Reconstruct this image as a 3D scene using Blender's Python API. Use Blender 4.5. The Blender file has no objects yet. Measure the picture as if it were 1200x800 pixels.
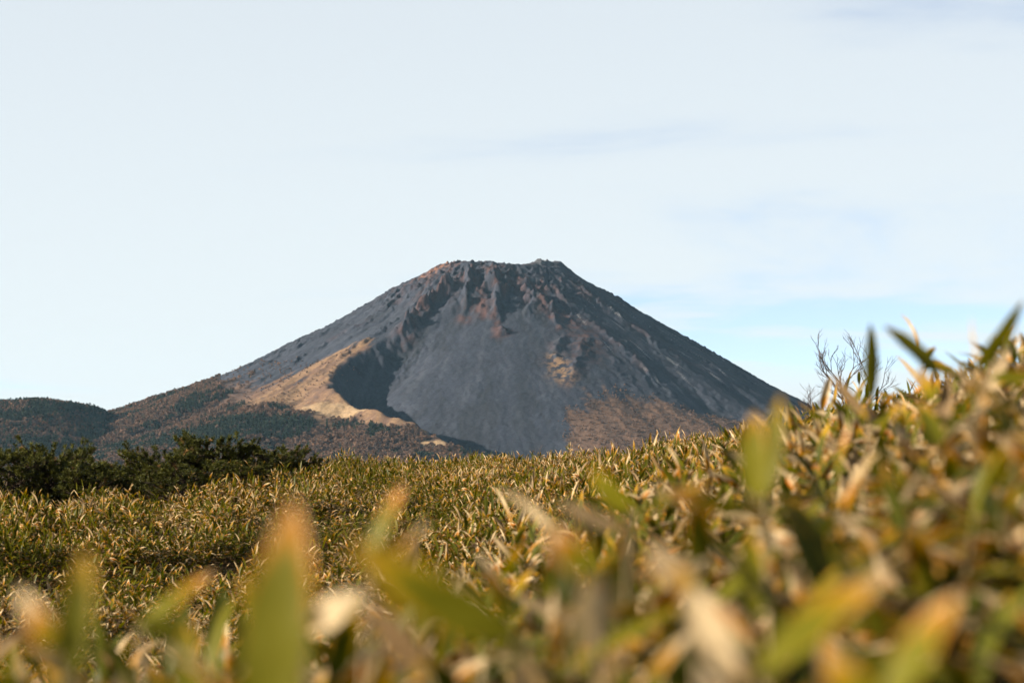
import bpy, math, random
import numpy as np
from mathutils import Vector, Matrix, Quaternion, Euler

random.seed(7)
rng = np.random.default_rng(7)
R = math.radians
scene = bpy.context.scene
col = scene.collection

# ------------------------------------------------------------------ camera
FPX = 2333.3                    # focal length in pixels of a 1200 px wide picture
PITCH = math.atan(140 / FPX)    # horizon lies 140 px below the picture centre
ZC = 2.0                        # eye height above the datum
cam_data = bpy.data.cameras.new('camera')
cam_data.lens = 70.0
cam_data.sensor_width = 36.0
cam_data.clip_start = 0.05
cam_data.clip_end = 60000
cam_data.dof.use_dof = True
cam_data.dof.focus_distance = 75.0
cam_data.dof.aperture_fstop = 3.0
cam_data.dof.aperture_blades = 9
cam = bpy.data.objects.new('camera', cam_data)
cam.location = (0, 0, ZC)
cam.rotation_euler = (R(90) + PITCH, 0, 0)
col.objects.link(cam)
scene.camera = cam

# ------------------------------------------------------------------ sky and sun
SUN_AZ = 255.0      # clockwise from +Y (straight ahead): almost due left
SUN_EL = 17.5
world = bpy.data.worlds.new('World')
scene.world = world
world.use_nodes = True
wn = world.node_tree
wn.nodes.clear()


def N(nt, t, **kw):
    n = nt.nodes.new(t)
    for k, v in kw.items():
        if k == 'inp':
            for kk, vv in v.items():
                n.inputs[kk].default_value = vv
        else:
            setattr(n, k, v)
    return n


def L(nt, a, ao, b, bi):
    nt.links.new(a.outputs[ao], b.inputs[bi])


def math_node(nt, op, a, b=None, clamp=False):
    n = nt.nodes.new('ShaderNodeMath')
    n.operation = op
    n.use_clamp = clamp
    for i, v in enumerate((a, b)):
        if v is None:
            continue
        if isinstance(v, (int, float)):
            n.inputs[i].default_value = v
        else:
            nt.links.new(v, n.inputs[i])
    return n.outputs[0]


def mix_col(nt, fac, a, b):
    n = nt.nodes.new('ShaderNodeMix')
    n.data_type = 'RGBA'
    for idx, v in ((0, fac), (6, a), (7, b)):
        if isinstance(v, (int, float)):
            n.inputs[idx].default_value = v
        elif isinstance(v, tuple):
            n.inputs[idx].default_value = (*v[:3], 1)
        else:
            nt.links.new(v, n.inputs[idx])
    return n.outputs[2]


def smooth_node(nt, v, lo, hi, a=0.0, b=1.0):
    n = nt.nodes.new('ShaderNodeMapRange')
    n.interpolation_type = 'SMOOTHSTEP'
    nt.links.new(v, n.inputs[0])
    n.inputs[1].default_value = lo
    n.inputs[2].default_value = hi
    n.inputs[3].default_value = a
    n.inputs[4].default_value = b
    return n.outputs[0]


sky = N(wn, 'ShaderNodeTexSky', sky_type='NISHITA', sun_disc=False,
        sun_elevation=R(SUN_EL), sun_rotation=R(SUN_AZ), altitude=900,
        air_density=0.55, dust_density=0.2, ozone_density=1.2)
tc = N(wn, 'ShaderNodeTexCoord')
sep = N(wn, 'ShaderNodeSeparateXYZ')
L(wn, tc, 'Generated', sep, 0)
zz = math_node(wn, 'MAXIMUM', sep.outputs[2], 0.0)
den = math_node(wn, 'ADD', zz, 0.10)
# a high sheet of thin cloud: project the view direction on a level plane
cx = math_node(wn, 'DIVIDE', sep.outputs[0], den)
cy = math_node(wn, 'DIVIDE', sep.outputs[1], den)
comb = N(wn, 'ShaderNodeCombineXYZ')
wn.links.new(math_node(wn, 'MULTIPLY', cx, 0.5), comb.inputs[0])
comb.inputs[2].default_value = 11.3
wn.links.new(math_node(wn, 'SUBTRACT', math_node(wn, 'MULTIPLY', cy, 0.55), 0.43), comb.inputs[1])
n1 = N(wn, 'ShaderNodeTexNoise', inp={'Scale': 1.0, 'Detail': 8.0, 'Roughness': 0.56, 'Distortion': 0.5})
L(wn, comb, 0, n1, 'Vector')
dens = smooth_node(wn, n1.outputs[0], 0.38, 0.56, 0.32, 2.5)
tau = math_node(wn, 'DIVIDE', dens, math_node(wn, 'ADD', math_node(wn, 'MULTIPLY', zz, 3.4), 0.62))
fac = math_node(wn, 'SUBTRACT', 1.0, math_node(wn, 'POWER', 2.718, math_node(wn, 'MULTIPLY', tau, -1.0)), True)
skyc = mix_col(wn, fac, sky.outputs[0], (4.25, 4.55, 4.62))
bg = N(wn, 'ShaderNodeBackground', inp={'Strength': 0.05})
wn.links.new(skyc, bg.inputs[0])
wo = N(wn, 'ShaderNodeOutputWorld')
L(wn, bg, 0, wo, 0)

sun_data = bpy.data.lights.new('sun', 'SUN')
sun_data.energy = 5.0
sun_data.angle = R(0.53)
sun_data.color = (1.0, 0.87, 0.70)
sun = bpy.data.objects.new('sun', sun_data)
SDIR = Vector((math.sin(R(SUN_AZ)) * math.cos(R(SUN_EL)), math.cos(R(SUN_AZ)) * math.cos(R(SUN_EL)), math.sin(R(SUN_EL))))
sun.rotation_euler = SDIR.to_track_quat('Z', 'Y').to_euler()
sun.location = (-40, 0, 40)
col.objects.link(sun)

scene.view_settings.view_transform = 'Standard'
scene.view_settings.look = 'None'
scene.view_settings.exposure = 2.0
scene.view_settings.gamma = 1.0
scene.render.engine = 'CYCLES'
scene.cycles.use_denoising = True
scene.cycles.max_bounces = 6
scene.cycles.transparent_max_bounces = 4
scene.cycles.volume_bounces = 0

# ------------------------------------------------------------------ helpers


def pix(u, v, d):
    """Point seen at pixel (u, v) of the 1200x800 picture, d metres ahead."""
    c, s = math.cos(PITCH), math.sin(PITCH)
    x, y, z = u - 600, FPX * c - (400 - v) * s, FPX * s + (400 - v) * c
    k = d / y
    return Vector((x * k, d, ZC + z * k))


def smooth(x, a, b):
    t = np.clip((x - a) / (b - a), 0, 1)
    return t * t * (3 - 2 * t)


_perm = np.random.default_rng(3).permutation(256)
_perm = np.concatenate([_perm, _perm])
_grad = np.random.default_rng(4).uniform(0, 2 * np.pi, 256)


def perlin(x, y):
    xi = np.floor(x).astype(int)
    yi = np.floor(y).astype(int)
    xf, yf = x - xi, y - yi
    xi &= 255
    yi &= 255

    def g(ix, iy, dx, dy):
        a = _grad[_perm[_perm[ix & 255] + (iy & 255)]]
        return np.cos(a) * dx + np.sin(a) * dy
    u = xf * xf * xf * (xf * (xf * 6 - 15) + 10)
    v = yf * yf * yf * (yf * (yf * 6 - 15) + 10)
    a = g(xi, yi, xf, yf) * (1 - u) + g(xi + 1, yi, xf - 1, yf) * u
    b = g(xi, yi + 1, xf, yf - 1) * (1 - u) + g(xi + 1, yi + 1, xf - 1, yf - 1) * u
    return (a * (1 - v) + b * v) * 1.4


def fbm(x, y, o=4, gain=0.5):
    s, a, f = 0, 1.0, 1.0
    for i in range(o):
        s = s + a * perlin(x * f + 17.3 * i, y * f - 9.1 * i)
        a *= gain
        f *= 2.03
    return s


def ridged(x, y, o=4, gain=0.5):
    s, a, f = 0, 1.0, 1.0
    for i in range(o):
        s = s + a * (1 - 2 * np.abs(perlin(x * f + 31.7 * i, y * f + 5.3 * i)))
        a *= gain
        f *= 2.1
    return s


def mesh_np(name, verts, faces, mat, attrs=None, smooth_shade=True):
    """faces: (n,3) or (n,4) int array, or a list of such arrays."""
    me = bpy.data.meshes.new(name)
    if not isinstance(faces, list):
        faces = [faces]
    faces = [np.asarray(f, dtype=np.int32) for f in faces if len(f)]
    nv = len(verts)
    me.vertices.add(nv)
    me.vertices.foreach_set('co', np.asarray(verts, dtype=np.float32).ravel())
    loops = np.concatenate([f.ravel() for f in faces])
    sizes = np.concatenate([np.full(len(f), f.shape[1], dtype=np.int32) for f in faces])
    me.loops.add(len(loops))
    me.loops.foreach_set('vertex_index', loops)
    me.polygons.add(len(sizes))
    starts = np.concatenate([[0], np.cumsum(sizes)[:-1]]).astype(np.int32)
    me.polygons.foreach_set('loop_start', starts)
    me.polygons.foreach_set('loop_total', sizes)
    me.polygons.foreach_set('use_smooth', np.full(len(sizes), smooth_shade, dtype=bool))
    me.update(calc_edges=True)
    for k, (t, a) in (attrs or {}).items():
        at = me.attributes.new(k, t, 'POINT')
        a = np.asarray(a, dtype=np.int32 if t == 'INT' else np.float32)
        at.data.foreach_set({'FLOAT': 'value', 'INT': 'value', 'FLOAT_VECTOR': 'vector', 'FLOAT_COLOR': 'color'}[t], a.ravel())
    if mat:
        me.materials.append(mat)
    return me


def link(name, data, parent=None, loc=None, rot=None):
    o = bpy.data.objects.new(name, data)
    col.objects.link(o)
    if loc is not None:
        o.location = loc
    if rot is not None:
        o.rotation_euler = rot
    if parent is not None:
        o.parent = parent
    return o


def tag(o, label, cat=None, group=None, kind=None):
    o['label'] = label
    if cat:
        o['category'] = cat
    if group:
        o['group'] = group
    if kind:
        o['kind'] = kind
    return o


def grid_faces(nx, ny):
    i = np.arange(nx * ny).reshape(ny, nx)
    return np.stack([i[:-1, :-1], i[:-1, 1:], i[1:, 1:], i[1:, :-1]], -1).reshape(-1, 4)


# ------------------------------------------------------------------ materials


def new_mat(name):
    m = bpy.data.materials.new(name)
    m.use_nodes = True
    nt = m.node_tree
    nt.nodes.clear()
    out = N(nt, 'ShaderNodeOutputMaterial')
    return m, nt, out


def principled(nt, out, color=None, rough=0.8, spec=0.3):
    p = N(nt, 'ShaderNodeBsdfPrincipled')
    p.inputs['Roughness'].default_value = rough
    p.inputs['Specular IOR Level'].default_value = spec
    if isinstance(color, tuple):
        p.inputs['Base Color'].default_value = (*color, 1)
    elif color is not None:
        nt.links.new(color, p.inputs['Base Color'])
    if out:
        L(nt, p, 0, out, 0)
    return p


def attr(nt, name):
    return N(nt, 'ShaderNodeAttribute', attribute_name=name)


def mat_leaf():
    m, nt, out = new_mat('bamboo_leaf')
    t = attr(nt, 'tint')
    s = N(nt, 'ShaderNodeSeparateColor')
    L(nt, t, 'Color', s, 0)
    rnd, dry, rnd2 = s.outputs[0], s.outputs[1], s.outputs[2]
    uv = attr(nt, 'luv')
    sp = N(nt, 'ShaderNodeSeparateXYZ')
    L(nt, uv, 'Vector', sp, 0)
    u = math_node(nt, 'ABSOLUTE', sp.outputs[0])
    v = sp.outputs[1]
    cb = N(nt, 'ShaderNodeCombineXYZ')
    nt.links.new(math_node(nt, 'MULTIPLY', sp.outputs[0], 1.2), cb.inputs[0])
    nt.links.new(math_node(nt, 'MULTIPLY', v, 3.0), cb.inputs[1])
    nt.links.new(math_node(nt, 'MULTIPLY', rnd2, 40.0), cb.inputs[2])
    no = N(nt, 'ShaderNodeTexNoise', inp={'Scale': 2.2, 'Detail': 4.0, 'Roughness': 0.6})
    L(nt, cb, 0, no, 'Vector')
    cb2 = N(nt, 'ShaderNodeCombineXYZ')
    nt.links.new(math_node(nt, 'MULTIPLY', sp.outputs[0], 9.0), cb2.inputs[0])
    nt.links.new(math_node(nt, 'MULTIPLY', v, 0.7), cb2.inputs[1])
    nt.links.new(math_node(nt, 'MULTIPLY', rnd2, 40.0), cb2.inputs[2])
    ve = N(nt, 'ShaderNodeTexNoise', inp={'Scale': 2.5, 'Detail': 2.0})
    L(nt, cb2, 0, ve, 'Vector')
    noise = math_node(nt, 'SUBTRACT', no.outputs[0], 0.5)
    green = mix_col(nt, rnd, (0.018, 0.027, 0.002), (0.110, 0.102, 0.004))
    green = mix_col(nt, smooth_node(nt, ve.outputs[0], 0.35, 0.7, 0, 0.35), green, (0.12, 0.10, 0.02))
    # withering creeps in from the tip and the margins
    e = math_node(nt, 'ADD', math_node(nt, 'MULTIPLY', v, 0.85), math_node(nt, 'MULTIPLY', math_node(nt, 'POWER', u, 3.0), 0.33))
    e = math_node(nt, 'ADD', e, math_node(nt, 'MULTIPLY', noise, 0.55))
    e = math_node(nt, 'ADD', e, math_node(nt, 'MULTIPLY', math_node(nt, 'SUBTRACT', dry, 0.5), 1.5))
    yel = smooth_node(nt, e, 0.52, 0.74)
    c = mix_col(nt, yel, green, mix_col(nt, rnd2, (0.26, 0.16, 0.008), (0.30, 0.095, 0.006)))
    crm = smooth_node(nt, e, 0.77, 0.95)
    straw = mix_col(nt, rnd2, (0.10, 0.058, 0.024), (0.70, 0.56, 0.34))
    straw = mix_col(nt, smooth_node(nt, no.outputs[0], 0.35, 0.7, 0.5, 0), straw, (0.12, 0.072, 0.030))
    c = mix_col(nt, crm, c, straw)
    p = principled(nt, None, c, 0.5, 0.08)
    nt.links.new(smooth_node(nt, e, 0.5, 0.95, 0.42, 0.65), p.inputs['Roughness'])
    tr = N(nt, 'ShaderNodeBsdfTranslucent')
    hs = N(nt, 'ShaderNodeHueSaturation', inp={'Saturation': 1.2, 'Value': 1.15})
    nt.links.new(c, hs.inputs['Color'])
    nt.links.new(hs.outputs[0], tr.inputs[0])
    bp = N(nt, 'ShaderNodeBump', inp={'Strength': 0.25, 'Distance': 0.002})
    nt.links.new(ve.outputs[0], bp.inputs['Height'])
    nt.links.new(bp.outputs[0], p.inputs['Normal'])
    mx = N(nt, 'ShaderNodeMixShader', inp={0: 0.36})
    L(nt, p, 0, mx, 1)
    L(nt, tr, 0, mx, 2)
    L(nt, mx, 0, out, 0)
    return m


def mat_noise(name, c1, c2, scale, rough=0.9, spec=0.2, bump=0.0, detail=5):
    m, nt, out = new_mat(name)
    t = N(nt, 'ShaderNodeTexCoord')
    n = N(nt, 'ShaderNodeTexNoise', inp={'Scale': scale, 'Detail': detail, 'Roughness': 0.6})
    L(nt, t, 'Object', n, 'Vector')
    c = mix_col(nt, smooth_node(nt, n.outputs[0], 0.32, 0.68), c1, c2)
    p = principled(nt, out, c, rough, spec)
    if bump:
        b = N(nt, 'ShaderNodeBump', inp={'Strength': 0.6, 'Distance': bump})
        nt.links.new(n.outputs[0], b.inputs['Height'])
        nt.links.new(b.outputs[0], p.inputs['Normal'])
    return m


def mat_terrain():
    """Ground colour of the mountain comes from what covers it; fine grain is added here."""
    m, nt, out = new_mat('volcano_ground')
    a = attr(nt, 'cover')
    t = N(nt, 'ShaderNodeTexCoord')
    n = N(nt, 'ShaderNodeTexNoise', inp={'Scale': 0.2, 'Detail': 7.0, 'Roughness': 0.7})
    L(nt, t, 'Object', n, 'Vector')
    n2 = N(nt, 'ShaderNodeTexNoise', inp={'Scale': 0.016, 'Detail': 4.0, 'Roughness': 0.6})
    L(nt, t, 'Object', n2, 'Vector')
    f = math_node(nt, 'MULTIPLY', smooth_node(nt, n.outputs[0], 0.3, 0.7, 0.72, 1.26), smooth_node(nt, n2.outputs[0], 0.3, 0.7, 0.86, 1.15))
    mul = N(nt, 'ShaderNodeVectorMath', operation='SCALE')
    L(nt, a, 'Color', mul, 0)
    nt.links.new(f, mul.inputs['Scale'])
    p = principled(nt, out, mul.outputs[0], 0.95, 0.1)
    b = N(nt, 'ShaderNodeBump', inp={'Strength': 0.45, 'Distance': 2.0})
    nt.links.new(n.outputs[0], b.inputs['Height'])
    nt.links.new(b.outputs[0], p.inputs['Normal'])
    return m


def mat_tree(name, c1, c2):
    m, nt, out = new_mat(name)
    oi = N(nt, 'ShaderNodeObjectInfo')
    at = attr(nt, 'tint')
    s = N(nt, 'ShaderNodeSeparateColor')
    L(nt, at, 'Color', s, 0)
    f = math_node(nt, 'ADD', math_node(nt, 'MULTIPLY', oi.outputs['Random'], 0.7), math_node(nt, 'MULTIPLY', s.outputs[0], 0.3))
    principled(nt, out, mix_col(nt, f, c1, c2), 0.9, 0.1)
    return m


M_LEAF = mat_leaf()
M_STEM = mat_noise('bamboo_culm', (0.11, 0.08, 0.03), (0.24, 0.17, 0.085), 14, 0.6, 0.3)
M_SOIL = mat_noise('soil', (0.025, 0.017, 0.010), (0.07, 0.046, 0.026), 2.2, 0.95, 0.1, 0.02)
M_TERRAIN = mat_terrain()
M_BARK = mat_noise('pine_bark', (0.022, 0.016, 0.012), (0.05, 0.036, 0.026), 9, 0.9, 0.1, 0.01)
M_TWIG = mat_noise('grey_bark', (0.03, 0.025, 0.022), (0.07, 0.055, 0.048), 6, 0.85, 0.2, 0.005)
M_BROWNTREE = mat_tree('bare_wood', (0.038, 0.027, 0.023), (0.130, 0.074, 0.047))
M_EVERGREEN = mat_tree('far_evergreen', (0.009, 0.016, 0.012), (0.020, 0.030, 0.017))


def mat_needles():
    m, nt, out = new_mat('pine_needles')
    at = attr(nt, 'tint')
    s = N(nt, 'ShaderNodeSeparateColor')
    L(nt, at, 'Color', s, 0)
    c = mix_col(nt, s.outputs[0], (0.012, 0.018, 0.003), (0.078, 0.078, 0.009))
    c = mix_col(nt, smooth_node(nt, s.outputs[1], 0.975, 0.99), c, (0.20, 0.11, 0.04))
    p = principled(nt, None, c, 0.6, 0.15)
    tr = N(nt, 'ShaderNodeBsdfTranslucent')
    nt.links.new(c, tr.inputs[0])
    mx = N(nt, 'ShaderNodeMixShader', inp={0: 0.2})
    L(nt, p, 0, mx, 1)
    L(nt, tr, 0, mx, 2)
    L(nt, mx, 0, out, 0)
    return m


M_NEEDLE = mat_needles()

# ------------------------------------------------------------------ the volcano
AX, AY = -21.0, 5000.0
PL_R = [0, 150, 182, 321, 450, 557, 643, 750, 857, 964, 1120, 1264, 1450, 1700, 2100, 4000]
PL_Z = [493, 493, 480, 403, 328, 277, 231, 182, 143, 107, 56, 20, -8, -30, -62, -90]
PR_R = [0, 150, 171, 214, 279, 364, 450, 557, 664, 793, 950, 1150, 1400, 1700, 2100, 4000]
PR_Z = [486, 486, 473, 446, 409, 358, 309, 246, 182, 111, 50, 12, -14, -34, -62, -90]


def polar(x, y):
    dx, dy = x - AX, AY - y
    return np.hypot(dx, dy), np.degrees(np.arctan2(dx, dy))     # phi: 0 faces the meadow, + to the right


BL_R = [300, 380, 450, 572, 660, 727, 820, 910, 1043, 1172, 1320, 1500]
BL_P = [-8, -17, -24, -29.5, -30.5, -30, -27, -21.5, -10, -3.5, 1, 4]
BR_R = [300, 385, 482, 620, 760, 958, 1200, 1500]
BR_P = [34, 30, 24, 14.5, 9.5, 8.5, 11, 14]


def bowl_dist(r, phi):
    """Metres inside the collapse hollow, from its left and its right edge."""
    wob = 12 * fbm(r / 90, r * 0 + 3.3, 3) + 9 * fbm(r / 22, phi / 3, 3)
    dl = np.radians(phi - np.interp(r, BL_R, BL_P)) * r + wob
    dr = np.radians(np.interp(r, BR_R, BR_P) - phi) * r + wob * 0.8
    return dl, dr


RIBS = [  # courses of lava rock, as (x, y) along each, height, half width
    ([(-125, 4745), (-150, 4700), (-190, 4652), (-244, 4552), (-262, 4514)], 27, 14),
    ([(-93, 4790), (-97, 4740), (-94, 4676), (-108, 4576)], 20, 11),
    ([(-52, 4788), (-50, 4740), (-44, 4674), (-29, 4532)], 19, 11),
    ([(-17, 4785), (-12, 4740), (-17, 4660)], 12, 9),
    ([(-75, 4690), (-70, 4640), (-66, 4580)], 9, 9),
    ([(20, 4750), (40, 4700), (79, 4622), (117, 4536)], 11, 11),
    ([(176, 4560), (168, 4500), (150, 4430), (129, 4306)], 6, 15),
    ([(117, 4536), (105, 4480), (90, 4416)], 7, 12),
    ([(60, 4790), (120, 4700), (198, 4600), (305, 4446)], 6, 11),
    ([(150, 4800), (260, 4700), (420, 4560)], 6, 12),
    ([(-30, 4540), (-22, 4500)], 9, 10),
    ([(-190, 4800), (-300, 4720), (-420, 4640)], 6, 10),
]


def line_dist(x, y, pts):
    best = np.full(x.shape, 1e9)
    al = np.zeros(x.shape)
    n = len(pts) - 1
    for i in range(n):
        (ax, ay), (bx, by) = pts[i], pts[i + 1]
        ux, uy = bx - ax, by - ay
        t = ((x - ax) * ux + (y - ay) * uy) / (ux * ux + uy * uy)
        tc_ = np.clip(t, 0, 1)
        d = np.hypot(x - ax - tc_ * ux, y - ay - tc_ * uy)
        k = d < best
        best = np.where(k, d, best)
        al = np.where(k, (i + tc_) / n, al)
    return best, al


def mountain_height(x, y, detail=True):
    r, phi = polar(x, y)
    sx = (x - AX) / np.maximum(r, 1)
    w = smooth(sx, -0.6, 0.6)
    C = np.interp(r, PL_R, PL_Z) * (1 - w) + np.interp(r, PR_R, PR_Z) * w
    dl, dr = bowl_dist(r, phi)
    front = smooth(np.abs(phi), 80, 55)
    # the grassy shoulder left of the hollow swells up to its rim
    C = C + 13 * np.exp(-(np.minimum(dl, 0) / 55) ** 2) * smooth(r, 500, 680) * smooth(r, 1350, 950) * front
    C = C - 20 * smooth(phi, 4, 12) * smooth(phi, 55, 30) * smooth(r, 520, 760) * smooth(r, 1300, 1000)
    # long spurs and valleys running down the lower slopes
    k = smooth(r, 480, 1000) * smooth(r, 2200, 1500)
    C = C + k * (15 * fbm(phi / 9 + 4.2, r / 900, 3) + 6 * fbm(x / 120, y / 120, 3))
    S = 352 - 0.60 * (r - 385) - 34 * np.exp(-((dl - 85) / 62) ** 2) * smooth(r, 470, 640) * smooth(r, 1150, 950)
    S = np.where(r > 900, np.maximum(S, -22 + (S + 22) * 0.15), S)
    mk = smooth(dl, -4, 62) * smooth(dr, -300, 80) * smooth(r, 330, 470) * smooth(r, 1700, 1400) * front
    H = C * (1 - mk) + S * mk
    if detail:
        wx = 16 * fbm(x / 60, y / 60 + 8, 3)
        wy = 16 * fbm(x / 60 + 40, y / 60, 3)
        rw, pw = polar(x + 1.6 * wx, y + 1.6 * wy)
        # gullies fan out from the summit
        fl = fbm(pw / 5.0, rw / 420 + 2.0, 3, 0.55)
        H = H + (1 - 0.85 * mk) * 4.2 * fl * smooth(r, 160, 300) * smooth(r, 1200, 700)
        rs, ps = polar(x + 0.5 * wx, y)
        H = H + mk * 0.8 * fbm(ps / 3.0, rs / 420, 3, 0.55)
        # broken lava ribs below the rim
        for (pts, hh, ww) in RIBS:
            dist, along = line_dist(x + 1.15 * wx, y + 1.15 * wy, pts)
            k = hh * (0.35 + 0.75 * np.clip(ridged(x / 34 + hh, y / 34, 4, 0.6), 0, 2)) * smooth(along, -0.02, 0.3) * smooth(along, 1.02, 0.8)
            H = H + k * np.exp(-(dist / ww) ** 1.3)
        crag = smooth(r, 150, 185) * smooth(r + 70 * fbm(pw / 9.0, r * 0 + 0.5, 3), 430, 300) * smooth(np.abs(phi + 2), 70, 45)
        H = H + crag * (6.5 * (ridged(pw / 13 + 1.3, rw / 150 + 0.4, 4, 0.55) - 0.55) + 5.5 * ridged(x / 20, y / 20, 3, 0.6))
        # rocky stripes down the right and the left flank
        st = smooth(fbm(pw / 3.2 + 9, rw / 380, 3), 0.18, 0.55) * smooth(r, 200, 300) * smooth(r, 820, 600)
        H = H + st * (1 - mk) * 4.5 * np.abs(ridged(x / 19, y / 19, 3))
        H = H + 1.0 * fbm(x / 14, y / 14, 4, 0.6) * smooth(r, 1500, 900)
        # slide blocks strewn at the edge of the hollow
        bl = np.exp(-((dl - 75) / 26) ** 2) * smooth(r, 480, 560) * smooth(r, 1000, 900) * front
        H = H + bl * 4.5 * np.abs(ridged(x / 16 + 3, y / 16, 3))
    # crater: jagged rim and a bowl inside it
    rimn = 3.2 * ridged(phi / 22 + 0.7, r / 140, 3, 0.45) + 5 * fbm(phi / 33 + 2, r * 0 + 1, 2) + 4.5 * fbm(phi / 10, r / 60, 3)
    knob = 12 * np.exp(-((phi - 52) / 20) ** 2 - ((r - 118) / 26) ** 2) * (1 + 0.6 * ridged(x / 18, y / 18, 3))
    lift = 7 * np.exp(-((phi + 88) / 24) ** 2) + 11 * np.exp(-((phi - 80) / 26) ** 2)
    rim = np.exp(-((r - 148) / 30) ** 2) * (rimn * 1.25 - 12 + lift * 1.2) + knob
    H = H + rim - 75 * smooth(r, 132, 25)
    return H


TAN = np.array([0.135, 0.084, 0.047])
GREY = np.array([0.019, 0.022, 0.032])
GREYL = np.array([0.033, 0.037, 0.048])
RUST = np.array([0.050, 0.025, 0.021])
DARK = np.array([0.014, 0.015, 0.018])
WOODS = np.array([0.042, 0.028, 0.022])
SCRUB = np.array([0.082, 0.049, 0.032])


def mix(a, b, f):
    f = np.clip(f, 0, 1)[..., None]
    return a * (1 - f) + b * f


def woods_mask(x, y):
    """1 where trees stand, on the lower slopes."""
    r, phi = polar(x, y)
    dl, dr = bowl_dist(r, phi)
    n = fbm(x / 90, y / 90, 4) * 60 + 45 * fbm(phi / 5, r / 500, 3)
    edge = np.interp(phi, [-180, -110, -85, -60, -52, -45, -38, -31, -22, -12, 0, 8, 9, 44, 46, 60, 90, 180],
                     [700, 680, 690, 740, 800, 855, 905, 945, 985, 1035, 1160, 1160, 1300, 1250, 960, 1010, 1060, 1000])
    m = smooth(r + n, edge, edge + 30)
    inside = (dl > -12) & (dr > -2)
    return np.where(inside, 0, m)


def evergreen_mask(x, y):
    r, phi = polar(x, y)
    n = fbm(x / 110 + 3, y / 110, 3)
    # a dark belt under the grassy shoulder and streaks further left
    belt = smooth(np.abs(phi - np.interp(r, [900, 1100, 1500], [-27, -27, -30])) - 6 * n, 9.5, 6.5) * smooth(r, 1010, 1045) * smooth(r, 1400, 1250)
    tail = smooth(np.abs(phi - 1.0) - 3 * n, 5.0, 3.0) * smooth(r, 1120, 1200)
    streak = smooth(fbm(phi / 4.5 + 1.7, r / 330, 3) - 0.0012 * np.abs(r - 950), 0.20, 0.34) * smooth(r, 760, 820)
    clump = smooth(n, 0.45, 0.62)
    return np.clip(np.maximum.reduce([belt, tail, streak * (phi < -35), clump * 0.9]), 0, 1)


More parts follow.
